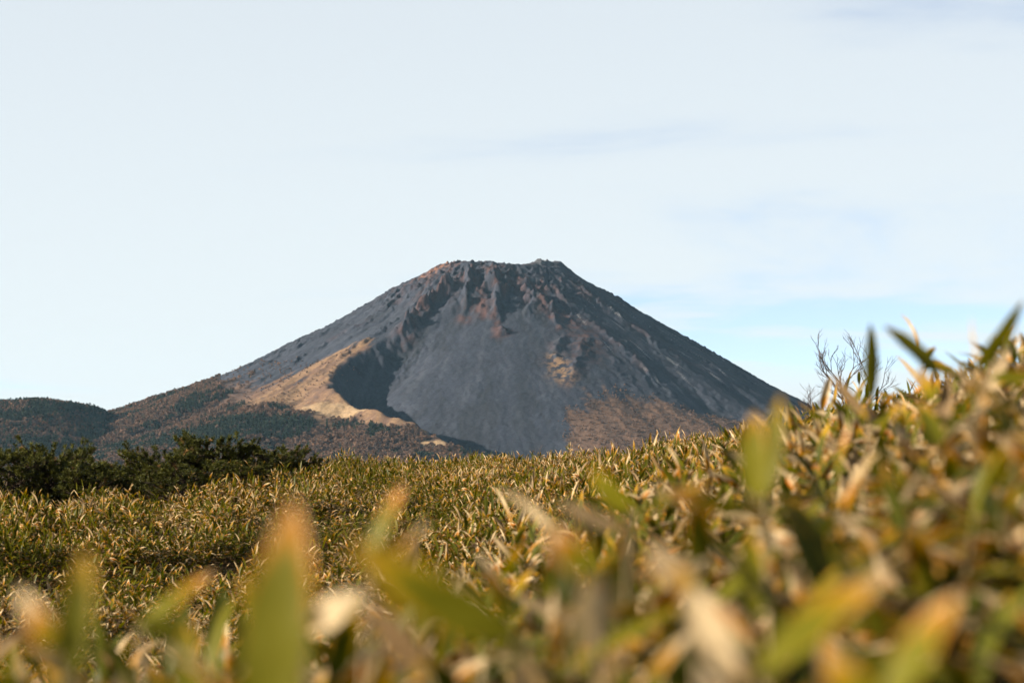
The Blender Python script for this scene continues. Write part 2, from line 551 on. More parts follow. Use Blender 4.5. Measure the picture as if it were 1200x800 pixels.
def mountain_cover(x, y, z):
    r, phi = polar(x, y)
    dl, dr = bowl_dist(r, phi)
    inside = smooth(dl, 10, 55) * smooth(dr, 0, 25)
    wx = 22 * fbm(x / 70, y / 70 + 8, 3)
    rw, pw = polar(x + wx, y + 22 * fbm(x / 70 + 40, y / 70, 3))
    streak = fbm(pw / 3.2, rw / 300, 4, 0.6) * (1 - 0.2 * inside)
    grain = fbm(x / 16, y / 16, 4, 0.65)
    rf, pf = polar(x + 0.4 * wx, y)
    streak = streak + 0.75 * fbm(pf / 1.9, rf / 220, 3, 0.6)
    c = mix(np.broadcast_to(GREY, x.shape + (3,)), GREYL, smooth(streak + 0.5 * grain, 0.0, 0.9) * 0.55)
    c = mix(c, DARK, smooth(-streak + 0.4 * grain, 0.25, 0.9) * 0.6)
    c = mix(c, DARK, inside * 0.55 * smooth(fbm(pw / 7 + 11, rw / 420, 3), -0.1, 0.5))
    # rusty lava near the rim and on the right-hand rocks
    ru = smooth(fbm(phi / 8 + 5, r / 130, 4) + 0.3 * grain, 0.05, 0.5) * smooth(r, 430, 250) * (0.35 + 0.65 * smooth(np.abs(phi), 75, 45))
    c2 = np.exp(-((phi - np.interp(r, [300, 430, 520, 640], [10, 22, 22, 16])) / 5.5) ** 2) * smooth(r, 330, 420) * smooth(r, 660, 540)
    rk = np.zeros_like(x)
    for (pts, hh, ww) in RIBS:
        dist, al = line_dist(x + 0.85 * wx, y, pts)
        rk = np.maximum(rk, np.exp(-(dist / (ww * 1.5)) ** 2) * (1.0 if hh > 8 else 0.35))
    rk = rk * smooth(fbm(x / 45 + 6, y / 45, 3) + 0.4 * grain, -0.25, 0.35)
    c = mix(c, RUST, np.maximum.reduce([ru * 0.6, rk * 0.8, c2 * smooth(grain, -0.35, 0.3) * 0.75]))
    # orange scar below the left end of the rim
    sc = np.exp(-((phi + 47 + 0.02 * (r - 200)) / 7) ** 2) * smooth(r, 150, 170) * smooth(r, 300, 230)
    c = mix(c, np.array([0.15, 0.072, 0.045]), sc * smooth(grain, -0.5, 0.2))
    # pale ash on the back knob
    c = mix(c, np.array([0.075, 0.075, 0.078]), np.exp(-((phi - 52) / 22) ** 2 - ((r - 122) / 30) ** 2) * 0.8)
    # pale gully stripes on the right flank
    wl = smooth(fbm(phi / 1.1 + 3, r / 160, 3), 0.5, 0.75) * (phi > 25) * smooth(r, 280, 340) * smooth(r, 800, 600)
    c = mix(c, np.array([0.16, 0.16, 0.16]), wl * 0.6)
    # dry grass on the shoulder
    n = fbm(phi / 3.5 + 2, r / 260, 4, 0.55) + 0.35 * grain
    lo = np.interp(phi, [-120, -90, -80, -74, -50, -42, -36, -30, -20, -10, 0, 5], [560, 570, 600, 900, 900, 690, 600, 545, 830, 870, 930, 1100])
    ga = smooth(r + 50 * n, lo, lo + 40) * smooth(-dl, -12, 4) * (phi < 2) * (phi > -130)
    band = smooth(n + 1.0 * smooth(phi, -46, -34) + 0.6 * smooth(phi, -78, -88) + 0.5 * np.exp(-(dl / 60) ** 2), 0.1, 0.6)
    c = mix(c, mix(np.broadcast_to(SCRUB, c.shape), TAN, smooth(phi, -44, -35) * smooth(n, -0.45, 0.35)), ga * band * 0.95)
    sl = smooth(r + 70 * n, 760, 830) * (phi < -36) * (phi > -75)
    c = mix(c, SCRUB, sl * 0.75)
    # yellow scrub at the foot of the right-hand side
    se = np.interp(phi, [5, 10, 16, 22, 30, 38, 46, 60], [900, 790, 720, 715, 770, 830, 880, 960])
    sg = smooth(r + 60 * n, se, se + 45) * smooth(-dr, -6, 8) * (phi > 5) * (phi < 75)
    c = mix(c, SCRUB, sg * 0.9)
    gb = np.exp(-((phi - 11.5) / 2.2) ** 2) * smooth(r, 560, 610) * smooth(r, 720, 660)
    c = mix(c, np.array([0.16, 0.10, 0.055]), gb * smooth(grain, -0.3, 0.2))
    wm = woods_mask(x, y)
    c = mix(c, WOODS, wm * 0.9 * (1 - 0.5 * (phi > 5)))
    # clearings of straw-coloured grass in the woods
    for (pr, pp, sr, sp) in ((962, -20.5, 30, 5.0), (1150, -5.5, 16, 2.6)):
        q = ((r - pr) / sr) ** 2 + ((phi - pp) / sp) ** 2 + 0.5 * grain
        c = mix(c, np.array([0.21, 0.145, 0.082]), smooth(q, 1.2, 0.8))
    # white water trickling out of the hollow
    return c


def clearing(x, y):
    r, phi = polar(x, y)
    k = np.zeros_like(r, dtype=bool)
    for (pr, pp, sr, sp) in ((962, -20.5, 30, 5.0), (1150, -5.5, 16, 2.6)):
        k |= (((r - pr) / sr) ** 2 + ((phi - pp) / sp) ** 2) < 1.25
    return k


def hill_height(x, y):
    d = np.hypot((x + 1055) / 330, (y - 4450) / 520)
    h = ZC - 70 + 201 * np.exp(-d ** 2.15) + 7 * fbm(x / 110, y / 110, 4) * smooth(d, 1.6, 0.8)
    return h


def build_far():
    xs = np.concatenate([np.linspace(-2500, -1300, 90)[:-1], np.linspace(-1300, 1050, 760), np.linspace(1050, 2500, 90)[1:]])
    ys = np.concatenate([np.linspace(2700, 3500, 90)[:-1], np.linspace(3500, 5150, 430), np.linspace(5150, 7300, 110)[1:]])
    X, Y = np.meshgrid(xs, ys)
    Z = mountain_height(X, Y) + ZC
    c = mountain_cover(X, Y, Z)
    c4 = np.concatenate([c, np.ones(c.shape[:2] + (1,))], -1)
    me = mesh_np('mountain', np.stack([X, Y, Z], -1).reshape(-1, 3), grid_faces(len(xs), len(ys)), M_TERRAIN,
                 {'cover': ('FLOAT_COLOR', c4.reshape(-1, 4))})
    o = link('mountain', me)
    tag(o, 'grey volcanic cone with broken rim and a scree hollow', kind='structure')

    xs = np.linspace(-2100, -350, 170)
    ys = np.linspace(3300, 5600, 150)
    X, Y = np.meshgrid(xs, ys)
    Z = hill_height(X, Y)
    c4 = np.ones(X.shape + (4,))
    c4[..., :3] = mix(np.broadcast_to(WOODS, X.shape + (3,)), np.array([0.035, 0.034, 0.026]), smooth(fbm(X / 150, Y / 150, 3), -0.2, 0.4))
    me = mesh_np('hill', np.stack([X, Y, Z], -1).reshape(-1, 3), grid_faces(len(xs), len(ys)), M_TERRAIN,
                 {'cover': ('FLOAT_COLOR', c4.reshape(-1, 4))})
    tag(link('hill', me), 'low rounded wooded hill at the foot of the volcano', kind='structure')


# ------------------------------------------------------------------ the meadow
COLS = np.array([-300, 0, 160, 300, 450, 650, 850, 1000, 1200, 1500.0])
DIST = np.array([0.5, 1.2, 2.5, 5, 10, 18, 25, 33, 42, 50, 65, 75, 100])
# height of the top of the bamboo grass over the eye
CAN = np.array([
    [-.25, -0.15, -0.17, -0.55, -1.2, -1.5, -1.6, -1.15, -1.0, -1.10, -1.07, -1.07, -2.2],
    [-.25, -0.15, -0.17, -0.52, -1.2, -1.5, -1.6, -1.10, -.97, -1.10, -1.07, -1.07, -2.2],
    [-.25, -0.15, -0.17, -0.50, -1.2, -1.5, -1.62, -1.00, -.80, -0.90, -0.77, -0.67, -2.2],
    [-.25, -0.15, -0.16, -0.48, -1.1, -1.4, -1.50, -.95, -.68, -0.60, -0.29, -0.22, -2.2],
    [-.25, -0.15, -0.16, -0.42, -.95, -1.15, -1.05, -.78, -.52, -0.42, -0.19, -0.11, -2.0],
    [-.25, -0.15, -0.14, -0.28, -.60, -.72, -.66, -.52, -.36, -0.30, -0.09, 0.05, -2.0],
    [-.25, -0.13, -0.06, -0.11, -.22, -.16, -.08, .05, .20, 0.22, 0.38, 0.49, -1.0],
    [-.25, -0.13, -0.03, 0.01, .10, .26, .42, .65, .85, 0.90, 1.08, 1.18, 0.5],
    [-.25, -0.11, 0.09, 0.27, .42, .65, .85, 1.15, 1.4, 1.45, 1.63, 1.73, 1.0],
    [-.25, -0.10, 0.11, 0.38, .7, .95, 1.2, 1.5, 1.8, 1.90, 2.03, 2.13, 1.6],
])
GRASS_H = 0.70


def canopy(x, y):
    d = np.clip(y, 0.5, 100)
    u = np.clip(600 + FPX * x / np.maximum(d, 2.5), COLS[0], COLS[-1] - 1e-3)
    ci = np.clip(np.searchsorted(COLS, u, 'right') - 1, 0, len(COLS) - 2)
    cf = (u - COLS[ci]) / (COLS[ci + 1] - COLS[ci])
    ld, LD = np.log(d), np.log(DIST)
    di = np.clip(np.searchsorted(LD, ld, 'right') - 1, 0, len(DIST) - 2)
    df = np.clip((ld - LD[di]) / (LD[di + 1] - LD[di]), 0, 1)
    cf = cf * cf * (3 - 2 * cf)
    a = CAN[ci, di] * (1 - df) + CAN[ci, di + 1] * df
    b = CAN[ci + 1, di] * (1 - df) + CAN[ci + 1, di + 1] * df
    h = a * (1 - cf) + b * cf
    return h + smooth(y, 8, 20) * (0.34 * np.abs(fbm(x / 4.2, y / 7.0, 2)) - 0.09 + 0.06 * fbm(x / 1.3, y / 1.6 + 9, 2))


def ground_height(x, y):
    x, y = np.asarray(x, float), np.asarray(y, float)
    rad = np.hypot(x, y)
    near = canopy(x, y) - GRASS_H
    far = -48 + 6 * fbm(x / 700, y / 700, 3)
    return ZC + near * (1 - smooth(rad, 95, 520)) + far * smooth(rad, 95, 520)


def spread(n, span, near):
    t = np.linspace(-1, 1, n)
    k = np.arcsinh(span / near)
    return near * np.sinh(k * t)


def build_ground():
    xs = spread(281, 11000, 4.0)
    ys = spread(381, 11000, 5.0) + 12
    X, Y = np.meshgrid(xs, ys)
    Z = ground_height(X, Y)
    me = mesh_np('ground', np.stack([X, Y, Z], -1).reshape(-1, 3), grid_faces(len(xs), len(ys)), M_SOIL)
    tag(link('ground', me), 'brown earth of the meadow under the bamboo grass', kind='structure')


# ------------------------------------------------------------------ bamboo grass


def leaf_arrays(Ln, W, bend, fold, twist, nseg, curl=0.0, phase=0.0):
    """A lance-shaped leaf from the origin along +Y, upper side +Z."""
    v = np.linspace(0, 1, nseg + 1)
    w = np.power(np.clip(v, 0, 1), 0.55) * np.power(1 - v, 0.75)
    w = W * 0.5 * w / w.max()
    w[0] = 0.0015
    w[-1] = 0.0006
    ang = -bend * v ** 1.3
    ds = Ln / nseg
    y = np.concatenate([[0], np.cumsum(np.cos(ang[:-1]) * ds)])
    z = np.concatenate([[0], np.cumsum(np.sin(ang[:-1]) * ds)])
    sxw = 0.012 * Ln * np.sin(v * 4 + phase) * v
    P, UV = [], []
    for u in (-1, 0, 1):
        a = twist * v + (0 if u == 0 else u * (fold + curl * v))
        if u == 0:
            P.append(np.stack([sxw, y, z], -1))
        else:
            ox = u * w * np.cos(a)
            oz = u * w * np.sin(a)
            wav = 0.06 * w * np.sin(v * 17 + phase + u)
            P.append(np.stack([sxw + ox, y - oz * np.sin(ang), z + oz * np.cos(ang) + wav], -1))
        UV.append(np.stack([np.full_like(v, u), v, np.zeros_like(v)], -1))
    P, UV = np.concatenate(P), np.concatenate(UV)
    n = nseg + 1
    i = np.arange(nseg)
    F = np.concatenate([np.stack([i, n + i, n + i + 1, i + 1], -1), np.stack([n + i, 2 * n + i, 2 * n + i + 1, n + i + 1], -1)])
    return P, UV, F


def rand_leaf(rg, nseg, dry=None, Ln=None, W=None, bend=None):
    Ln = Ln or rg.uniform(0.10, 0.185)
    W = W or Ln * rg.uniform(0.19, 0.27)
    if dry is None:
        dry = float(np.clip(rg.normal(0.52, 0.27), 0, 1))
    fold = rg.uniform(0.1, 0.45) + (0.5 * rg.random() if dry > 0.75 else 0)
    P, UV, F = leaf_arrays(Ln, W, rg.uniform(0.05, 0.75) if bend is None else bend, fold, rg.uniform(-0.5, 0.5), nseg,
                           rg.uniform(0, 0.9) if dry > 0.7 else 0.0, rg.uniform(0, 6))
    T = np.tile([rg.random(), dry, rg.random(), 1.0], (len(P), 1))
    return P, UV, F, T


def tube(path, rad, sides=5):
    path = np.asarray(path, float)
    rad = np.broadcast_to(np.asarray(rad, float), len(path))
    n = len(path)
    tang = np.gradient(path, axis=0)
    tang /= np.linalg.norm(tang, axis=1)[:, None] + 1e-9
    ref = np.array([1.0, 0.13, 0.0]) if abs(tang[0][0]) < 0.9 else np.array([0, 1.0, 0])
    a = np.cross(tang, ref)
    a /= np.linalg.norm(a, axis=1)[:, None] + 1e-9
    b = np.cross(tang, a)
    t = np.linspace(0, 2 * np.pi, sides, endpoint=False)
    V = path[:, None] + rad[:, None, None] * (np.cos(t)[None, :, None] * a[:, None] + np.sin(t)[None, :, None] * b[:, None])
    i = np.arange(n * sides).reshape(n, sides)
    j = np.roll(i, -1, 1)
    F = np.stack([i[:-1], j[:-1], j[1:], i[1:]], -1).reshape(-1, 4)
    return V.reshape(-1, 3), F


class Soup:
    def __init__(self):
        self.V, self.F, self.U, self.T, self.n = [], [], [], [], 0

    def add(self, V, F, U=None, T=None):
        self.V.append(V)
        self.F.append(F + self.n)
        self.U.append(np.zeros((len(V), 3)) if U is None else U)
        self.T.append(np.tile([0.5, 0.5, 0.5, 1.0], (len(V), 1)) if T is None else T)
        self.n += len(V)

    def mesh(self, name, mat, smooth_shade=True):
        q = [f for f in self.F if f.shape[1] == 4]
        t = [f for f in self.F if f.shape[1] == 3]
        fs = ([np.concatenate(q)] if q else []) + ([np.concatenate(t)] if t else [])
        return mesh_np(name, np.concatenate(self.V), fs, mat,
                       {'luv': ('FLOAT_VECTOR', np.concatenate(self.U)), 'tint': ('FLOAT_COLOR', np.concatenate(self.T))}, smooth_shade)


def leaf_matrix(pos, az, el, roll=0.0):
    return Matrix.Translation(pos) @ Matrix.Rotation(az, 4, 'Z') @ Matrix.Rotation(el, 4, 'X') @ Matrix.Rotation(roll, 4, 'Y')


def xf(P, M):
    A = np.array(M)
    return P @ A[:3, :3].T + A[:3, 3]


def culm_plan(rg, h):
    """Path of a culm and where its leaves spring from it."""
    lean = rg.uniform(0.03, 0.22)
    a = rg.uniform(0, 2 * np.pi)
    t = np.linspace(0, 1, 6)
    path = np.stack([np.cos(a) * lean * h * t ** 1.6, np.sin(a) * lean * h * t ** 1.6, h * t], -1)
    nl = int(rg.integers(6, 11))
    leaves = []
    az0 = rg.uniform(0, 2 * np.pi)
    for i in range(nl):
        f = 1.0 - 0.42 * (i / nl) * rg.uniform(0.6, 1.2)
        p = np.array([np.interp(f, t, path[:, k]) for k in range(3)])
        az = az0 + i * 2.4 + rg.uniform(-0.5, 0.5)
        el = rg.uniform(0.75, 1.35) if i == 0 else rg.uniform(-0.15, 0.8)
        leaves.append((p, az, el, rg.uniform(-0.5, 0.5)))
    return path, leaves


def make_clump(k, culms, radius, nseg, seed, dry):
    rg = np.random.default_rng(seed)
    lf, st = Soup(), Soup()
    for c in range(culms):
        h = rg.uniform(0.42, 0.66)
        path, leaves = culm_plan(rg, h)
        rr, aa = radius * math.sqrt(rg.random()), rg.uniform(0, 2 * np.pi)
        off = np.array([rr * math.cos(aa), rr * math.sin(aa), -0.05])
        V, F = tube(path[[0, 3, 5]] + off, [0.0032, 0.0026, 0.0012], 3)
        lf.add(V, F, T=np.tile([0.6, 0.92, 0.1, 1.0], (len(V), 1)), U=np.tile([0.5, 0.6, 0], (len(V), 1)))
        for (p, az, el, ro) in leaves:
            P, UV, F, T = rand_leaf(rg, nseg, float(np.clip(rg.normal(dry, 0.26), 0, 1)))
            T[:, 0] *= 0.62
            M = leaf_matrix(p + off, az, el, ro)
            lf.add(xf(P, M), F, UV, T)
    me = lf.mesh('bamboo_clump', M_LEAF)
    return bpy.data.objects.new('bamboo_clump_source', me)


def scatter(name, pts, rots, scl, idx, sources, label, cat):
    """One uncountable mass, set out from a few source plants."""
    me = mesh_np(name, pts, np.zeros((0, 3)), None) if False else bpy.data.meshes.new(name)
    me.vertices.add(len(pts))
    me.vertices.foreach_set('co', np.asarray(pts, np.float32).ravel())
    for k, t, a in (('rot', 'FLOAT_VECTOR', rots), ('scl', 'FLOAT_VECTOR', scl)):
        at = me.attributes.new(k, t, 'POINT')
        at.data.foreach_set('vector', np.asarray(a, np.float32).ravel())
    at = me.attributes.new('idx', 'INT', 'POINT')
    at.data.foreach_set('value', np.asarray(idx, np.int32))
    o = link(name, me)
    ng = bpy.data.node_groups.new(name + '_spread', 'GeometryNodeTree')
    ng.interface.new_socket('Geometry', in_out='INPUT', socket_type='NodeSocketGeometry')
    ng.interface.new_socket('Geometry', in_out='OUTPUT', socket_type='NodeSocketGeometry')
    gi, go = ng.nodes.new('NodeGroupInput'), ng.nodes.new('NodeGroupOutput')
    jn = ng.nodes.new('GeometryNodeJoinGeometry')
    for s in reversed(sources):
        oi = ng.nodes.new('GeometryNodeObjectInfo')
        oi.inputs['Object'].default_value = s
        oi.inputs['As Instance'].default_value = True
        ng.links.new(oi.outputs['Geometry'], jn.inputs[0])

    def na(nm, dt):
        n = ng.nodes.new('GeometryNodeInputNamedAttribute')
        n.data_type = dt
        n.inputs['Name'].default_value = nm
        return n.outputs['Attribute']
    ip = ng.nodes.new('GeometryNodeInstanceOnPoints')
    ng.links.new(gi.outputs[0], ip.inputs['Points'])
    ng.links.new(jn.outputs[0], ip.inputs['Instance'])
    ip.inputs['Pick Instance'].default_value = True
    ng.links.new(na('idx', 'INT'), ip.inputs['Instance Index'])
    er = ng.nodes.new('FunctionNodeEulerToRotation')
    ng.links.new(na('rot', 'FLOAT_VECTOR'), er.inputs[0])
    ng.links.new(er.outputs[0], ip.inputs['Rotation'])
    ng.links.new(na('scl', 'FLOAT_VECTOR'), ip.inputs['Scale'])
    ng.links.new(ip.outputs[0], go.inputs[0])
    md = o.modifiers.new('spread', 'NODES')
    md.node_group = ng
    tag(o, label, cat, kind='stuff')
    return o


NEAR_END = 4.6      # plants up to here are built one by one


def build_bamboo_field():
    src = [make_clump(i, 16, 0.34, 4, 100 + i, 0.28 + 0.052 * i) for i in range(9)]
    rg = np.random.default_rng(21)
    pts = []
    # from the near edge of the mass out to behind the crest
    for (y0, y1, step) in ((NEAR_END - 0.2, 14, 0.34), (14, 34, 0.44), (34, 96, 0.54)):
        y = y0
        while y < y1:
            half = y * 0.2572 + 3.5
            xs = np.arange(-half, half, step)
            pts.append(np.stack([xs + rg.uniform(-.5, .5, len(xs)) * step, y + rg.uniform(-.5, .5, len(xs)) * step], -1))
            y += step
    for y in np.arange(1.7, NEAR_END - 0.2, 0.27):
        xs = np.arange(-y * 0.2572 - 0.5, y * 0.2572 + 0.5, 0.27)
        pts.append(np.stack([xs + rg.uniform(-.13, .13, len(xs)), y + rg.uniform(-.13, .13, len(xs))], -1))
    # beside and behind the camera, so that the place goes on
    ex = rg.uniform(-4, 4, (500, 2)) * np.array([1, 0.9])
    ex = ex[(ex[:, 1] < NEAR_END - 0.3) & ((np.abs(ex[:, 0]) > 0.2572 * np.maximum(ex[:, 1], 0) + 0.75) | (ex[:, 1] < -0.9))]
    pts.append(ex)
    P = np.concatenate(pts)
    # it grows in domed thickets with gaps between them
    cy = []
    for y in np.arange(4, 100, 2.9):
        h = y * 0.2572 + 5
        xs = np.arange(-h, h, 2.3)
        cy.append(np.stack([xs + rg.uniform(-.9, .9, len(xs)), y + rg.uniform(-1.0, 1.0, len(xs)), rg.uniform(1.2, 2.4, len(xs)), rg.uniform(0.6, 1.5, len(xs)), rg.random(len(xs))], -1))
    cy = np.concatenate(cy)
    dome, hue = np.zeros(len(P)), np.full(len(P), 0.5)
    for a in range(0, len(P), 4000):
        q = P[a:a + 4000]
        d2 = ((q[:, None, :2] - cy[None, :, :2]) ** 2).sum(-1) / cy[None, :, 2] ** 2
        dm = np.clip(1 - d2, 0, 1) ** 0.7 * cy[None, :, 3]
        k = dm.argmax(1)
        dome[a:a + 4000] = dm[np.arange(len(q)), k]
        hue[a:a + 4000] = cy[k, 4]
    near = P[:, 1] < 9
    keep = near | (dome > 0.32) | (rg.random(len(P)) < 0.07)
    P, dome, hue, near = P[keep], dome[keep], hue[keep], near[keep]
    n = len(P)
    z = ground_height(P[:, 0], P[:, 1])
    hs = np.where(near, 1.0 + 0.2 * fbm(P[:, 0] / 1.2, P[:, 1] / 1.2, 2), 0.18 + 1.02 * dome) * rg.uniform(0.88, 1.14, n)
    bank = (P[:, 1] < 7) & (600 + FPX * P[:, 0] / np.maximum(P[:, 1], 0.5) > 800)
    hs *= np.where(bank, 0.74, np.where(P[:, 1] < NEAR_END, 0.88, 0.98))
    rot = np.stack([rg.uniform(-.12, .12, n), rg.uniform(-.12, .12, n), rg.uniform(0, 6.28, n)], -1)
    scl = np.stack([np.full(n, 1.0), np.full(n, 1.0), hs], -1) * rg.uniform(0.9, 1.12, n)[:, None]
    # some thickets stay green, some have withered
    dryness = np.clip(hue + 0.35 * fbm(P[:, 0] / 6, P[:, 1] / 9, 2) + rg.normal(0, 0.16, n), 0, 0.999)
    pick = (dryness * len(src)).astype(int)
    scatter('bamboo_grass_cover', np.column_stack([P, z]), rot, scl, pick, src,
            'dense olive and straw bamboo grass covering the rolling meadow', 'bamboo grass')


def obj_leaf(mesh, parent, M):
    o = bpy.data.objects.new('leaf', mesh)
    col.objects.link(o)
    o.parent = parent
    o.matrix_basis = M
    return o


def leaf_mesh(P, UV, F, T):
    return mesh_np('leaf', P, F, M_LEAF, {'luv': ('FLOAT_VECTOR', UV), 'tint': ('FLOAT_COLOR', T)})


CLASSES = {
    'green': (0.34, 'bamboo grass plant with mostly green leaves in the near thicket', 'green bamboo grass plants of the near thicket'),
    'orange': (0.52, 'bamboo grass plant with green leaves withering orange at the tips', 'orange-tipped bamboo grass plants of the near thicket'),
    'straw': (0.82, 'bamboo grass plant with mostly dried straw-coloured leaves', 'dried bamboo grass plants of the near thicket'),
}


def build_near_bamboo(hero_spots):
    rg = np.random.default_rng(5)
    pool = {}
    for k, (dr, _, _) in CLASSES.items():
        pool[k] = [leaf_mesh(*rand_leaf(rg, 9, float(np.clip(rg.normal(dr, 0.13), 0, 1)), rg.uniform(0.09, 0.165))) for _ in range(22)]
    culms = []
    for _ in range(14):
        h = rg.uniform(0.46, 0.62)
        path, leaves = culm_plan(rg, h)
        path[0, 2] = -0.05
        V, F = tube(path, np.linspace(0.0034, 0.0013, len(path)), 6)
        culms.append((mesh_np('stem', V, F, M_STEM), leaves))
    spots = []
    tries = 0
    while len(spots) < 286 and tries < 40000:
        tries += 1
        y = math.sqrt(rg.uniform(0.85 ** 2, NEAR_END ** 2))
        half = y * 0.2572 + 0.12
        x = rg.uniform(-half, half)
        if y < 1.25 and abs(x) < 0.25 and rg.random() < 0.5:
            continue
        if any((x - a) ** 2 + (y - b) ** 2 < 0.075 ** 2 for a, b in spots):
            continue
        spots.append((x, y))
    names = list(CLASSES)
    for (x, y) in spots:
        patch = float(fbm(np.array([x / 0.7]), np.array([y / 0.9]), 2)[0])
        p = np.array([0.34 - 0.25 * patch, 0.34, 0.32 + 0.25 * patch])
        k = names[int(rg.choice(3, p=np.clip(p, .05, 1) / np.clip(p, .05, 1).sum()))]
        _, label, group = CLASSES[k]
        sm, leaves = culms[int(rg.integers(len(culms)))]
        root = bpy.data.objects.new('bamboo_plant', None)
        root.empty_display_size = 0.05
        col.objects.link(root)
        root.location = (x, y, float(ground_height(x, y)))
        s = rg.uniform(0.86, 1.1)
        if 900 < 600 + FPX * x / y < 1016:
            s *= 0.82
        root.scale = (1, 1, s)
        root.rotation_euler = (0, 0, rg.uniform(0, 6.28))
        tag(root, label, 'bamboo plant', group)
        so = bpy.data.objects.new('stem', sm)
        col.objects.link(so)
        so.parent = root
        for (lp, az, el, ro) in leaves:
            kk = k if rg.random() < 0.72 else names[int(rg.integers(3))]
            me = pool[kk][int(rg.integers(22))]
            Mx = leaf_matrix(lp, az + rg.uniform(-.3, .3), el + rg.uniform(-.15, .15), ro)
            tip = Matrix.LocRotScale(root.location, root.rotation_euler, root.scale) @ (Mx @ Vector((0, 0.13, 0)))
            # the thicket's top follows the slope of the bank
            rise = FPX * (tip.z - ZC) / max(tip.y, 0.5)
            if rise > np.interp(600 + FPX * tip.x / max(tip.y, 0.5), [0, 400, 600, 850, 930, 1010, 1100, 1200], [-110, -70, -40, 25, 55, 80, 135, 180]):
                continue
            obj_leaf(me, root, Mx)
    return pool


def hero_plant(label, leaves, pool, seed, extra=3, foot=None):
    """A plant whose main leaves are given as (base pixel, tip pixel, distance, width, dryness, turn[, tip distance])."""
    rg = np.random.default_rng(seed)
    b0 = pix(*leaves[0][0], leaves[0][2])
    fx, fy = (b0.x + rg.uniform(-.05, .05), b0.y + rg.uniform(0.0, .06)) if foot is None else foot
    g = Vector((fx, fy, float(ground_height(fx, fy))))
    root = bpy.data.objects.new('bamboo_plant', None)
    root.empty_display_size = 0.05
    col.objects.link(root)
    root.location = g
    tag(root, label, 'bamboo plant')
    nodes = []
    for lf in leaves:
        (bu, bv), (tu, tv), d, w, dry, turn = lf[:6]
        d2 = lf[6] if len(lf) > 6 else d
        a, b = pix(bu, bv, d), pix(tu, tv, d2)
        Y = (b - a)
        Ln = Y.length
        Y.normalize()
        view = (Vector((0, 0, ZC)) - a).normalized()
        Z = (view - Y * view.dot(Y)).normalized()
        Z = Quaternion(Y, turn) @ Z
        X = Y.cross(Z)
        Mw = Matrix((X, Y, Z)).transposed().to_4x4()
        bend = rg.uniform(0.1, 0.3)
        P, UV, F = leaf_arrays(Ln, w, bend, rg.uniform(0.1, 0.3), rg.uniform(-.15, .15), 14, 0, rg.uniform(0, 6))
        T = np.tile([rg.uniform(0.6, 1.0), min(1, dry + 0.07), rg.random(), 1.0], (len(P), 1))
        obj_leaf(leaf_mesh(P, UV, F, T), root, Matrix.Translation(a - g) @ Mw)
        nodes.append(a - g)
    top = max(nodes, key=lambda p: p.z)
    t = np.linspace(0, 1, 8)
    path = np.stack([top.x * t ** 1.5, top.y * t ** 1.5, -0.05 + (top.z + 0.05) * t], -1)
    so = Soup()
    V, F = tube(path, np.linspace(0.0036, 0.0016, 8), 6)
    so.add(V, F)
    for p in nodes:
        if p is top:
            continue
        k = int(np.clip(np.interp(p.z - 0.06, path[:, 2], np.arange(8)), 1, 6))
        q = np.linspace(path[k], np.array(p), 4)
        V, F = tube(q, np.linspace(0.002, 0.0013, 4), 5)
        so.add(V, F)
    sm = so.mesh('stem', M_STEM)
    s = bpy.data.objects.new('stem', sm)
    col.objects.link(s)
    s.parent = root
    for i in range(extra):
        f = rg.uniform(0.55, 0.85)
        p = np.array([np.interp(f, t, path[:, j]) for j in range(3)])
        obj_leaf(pool['orange'][int(rg.integers(22))], root, leaf_matrix(p, rg.uniform(0, 6.28), rg.uniform(-0.2, 0.35), 0))


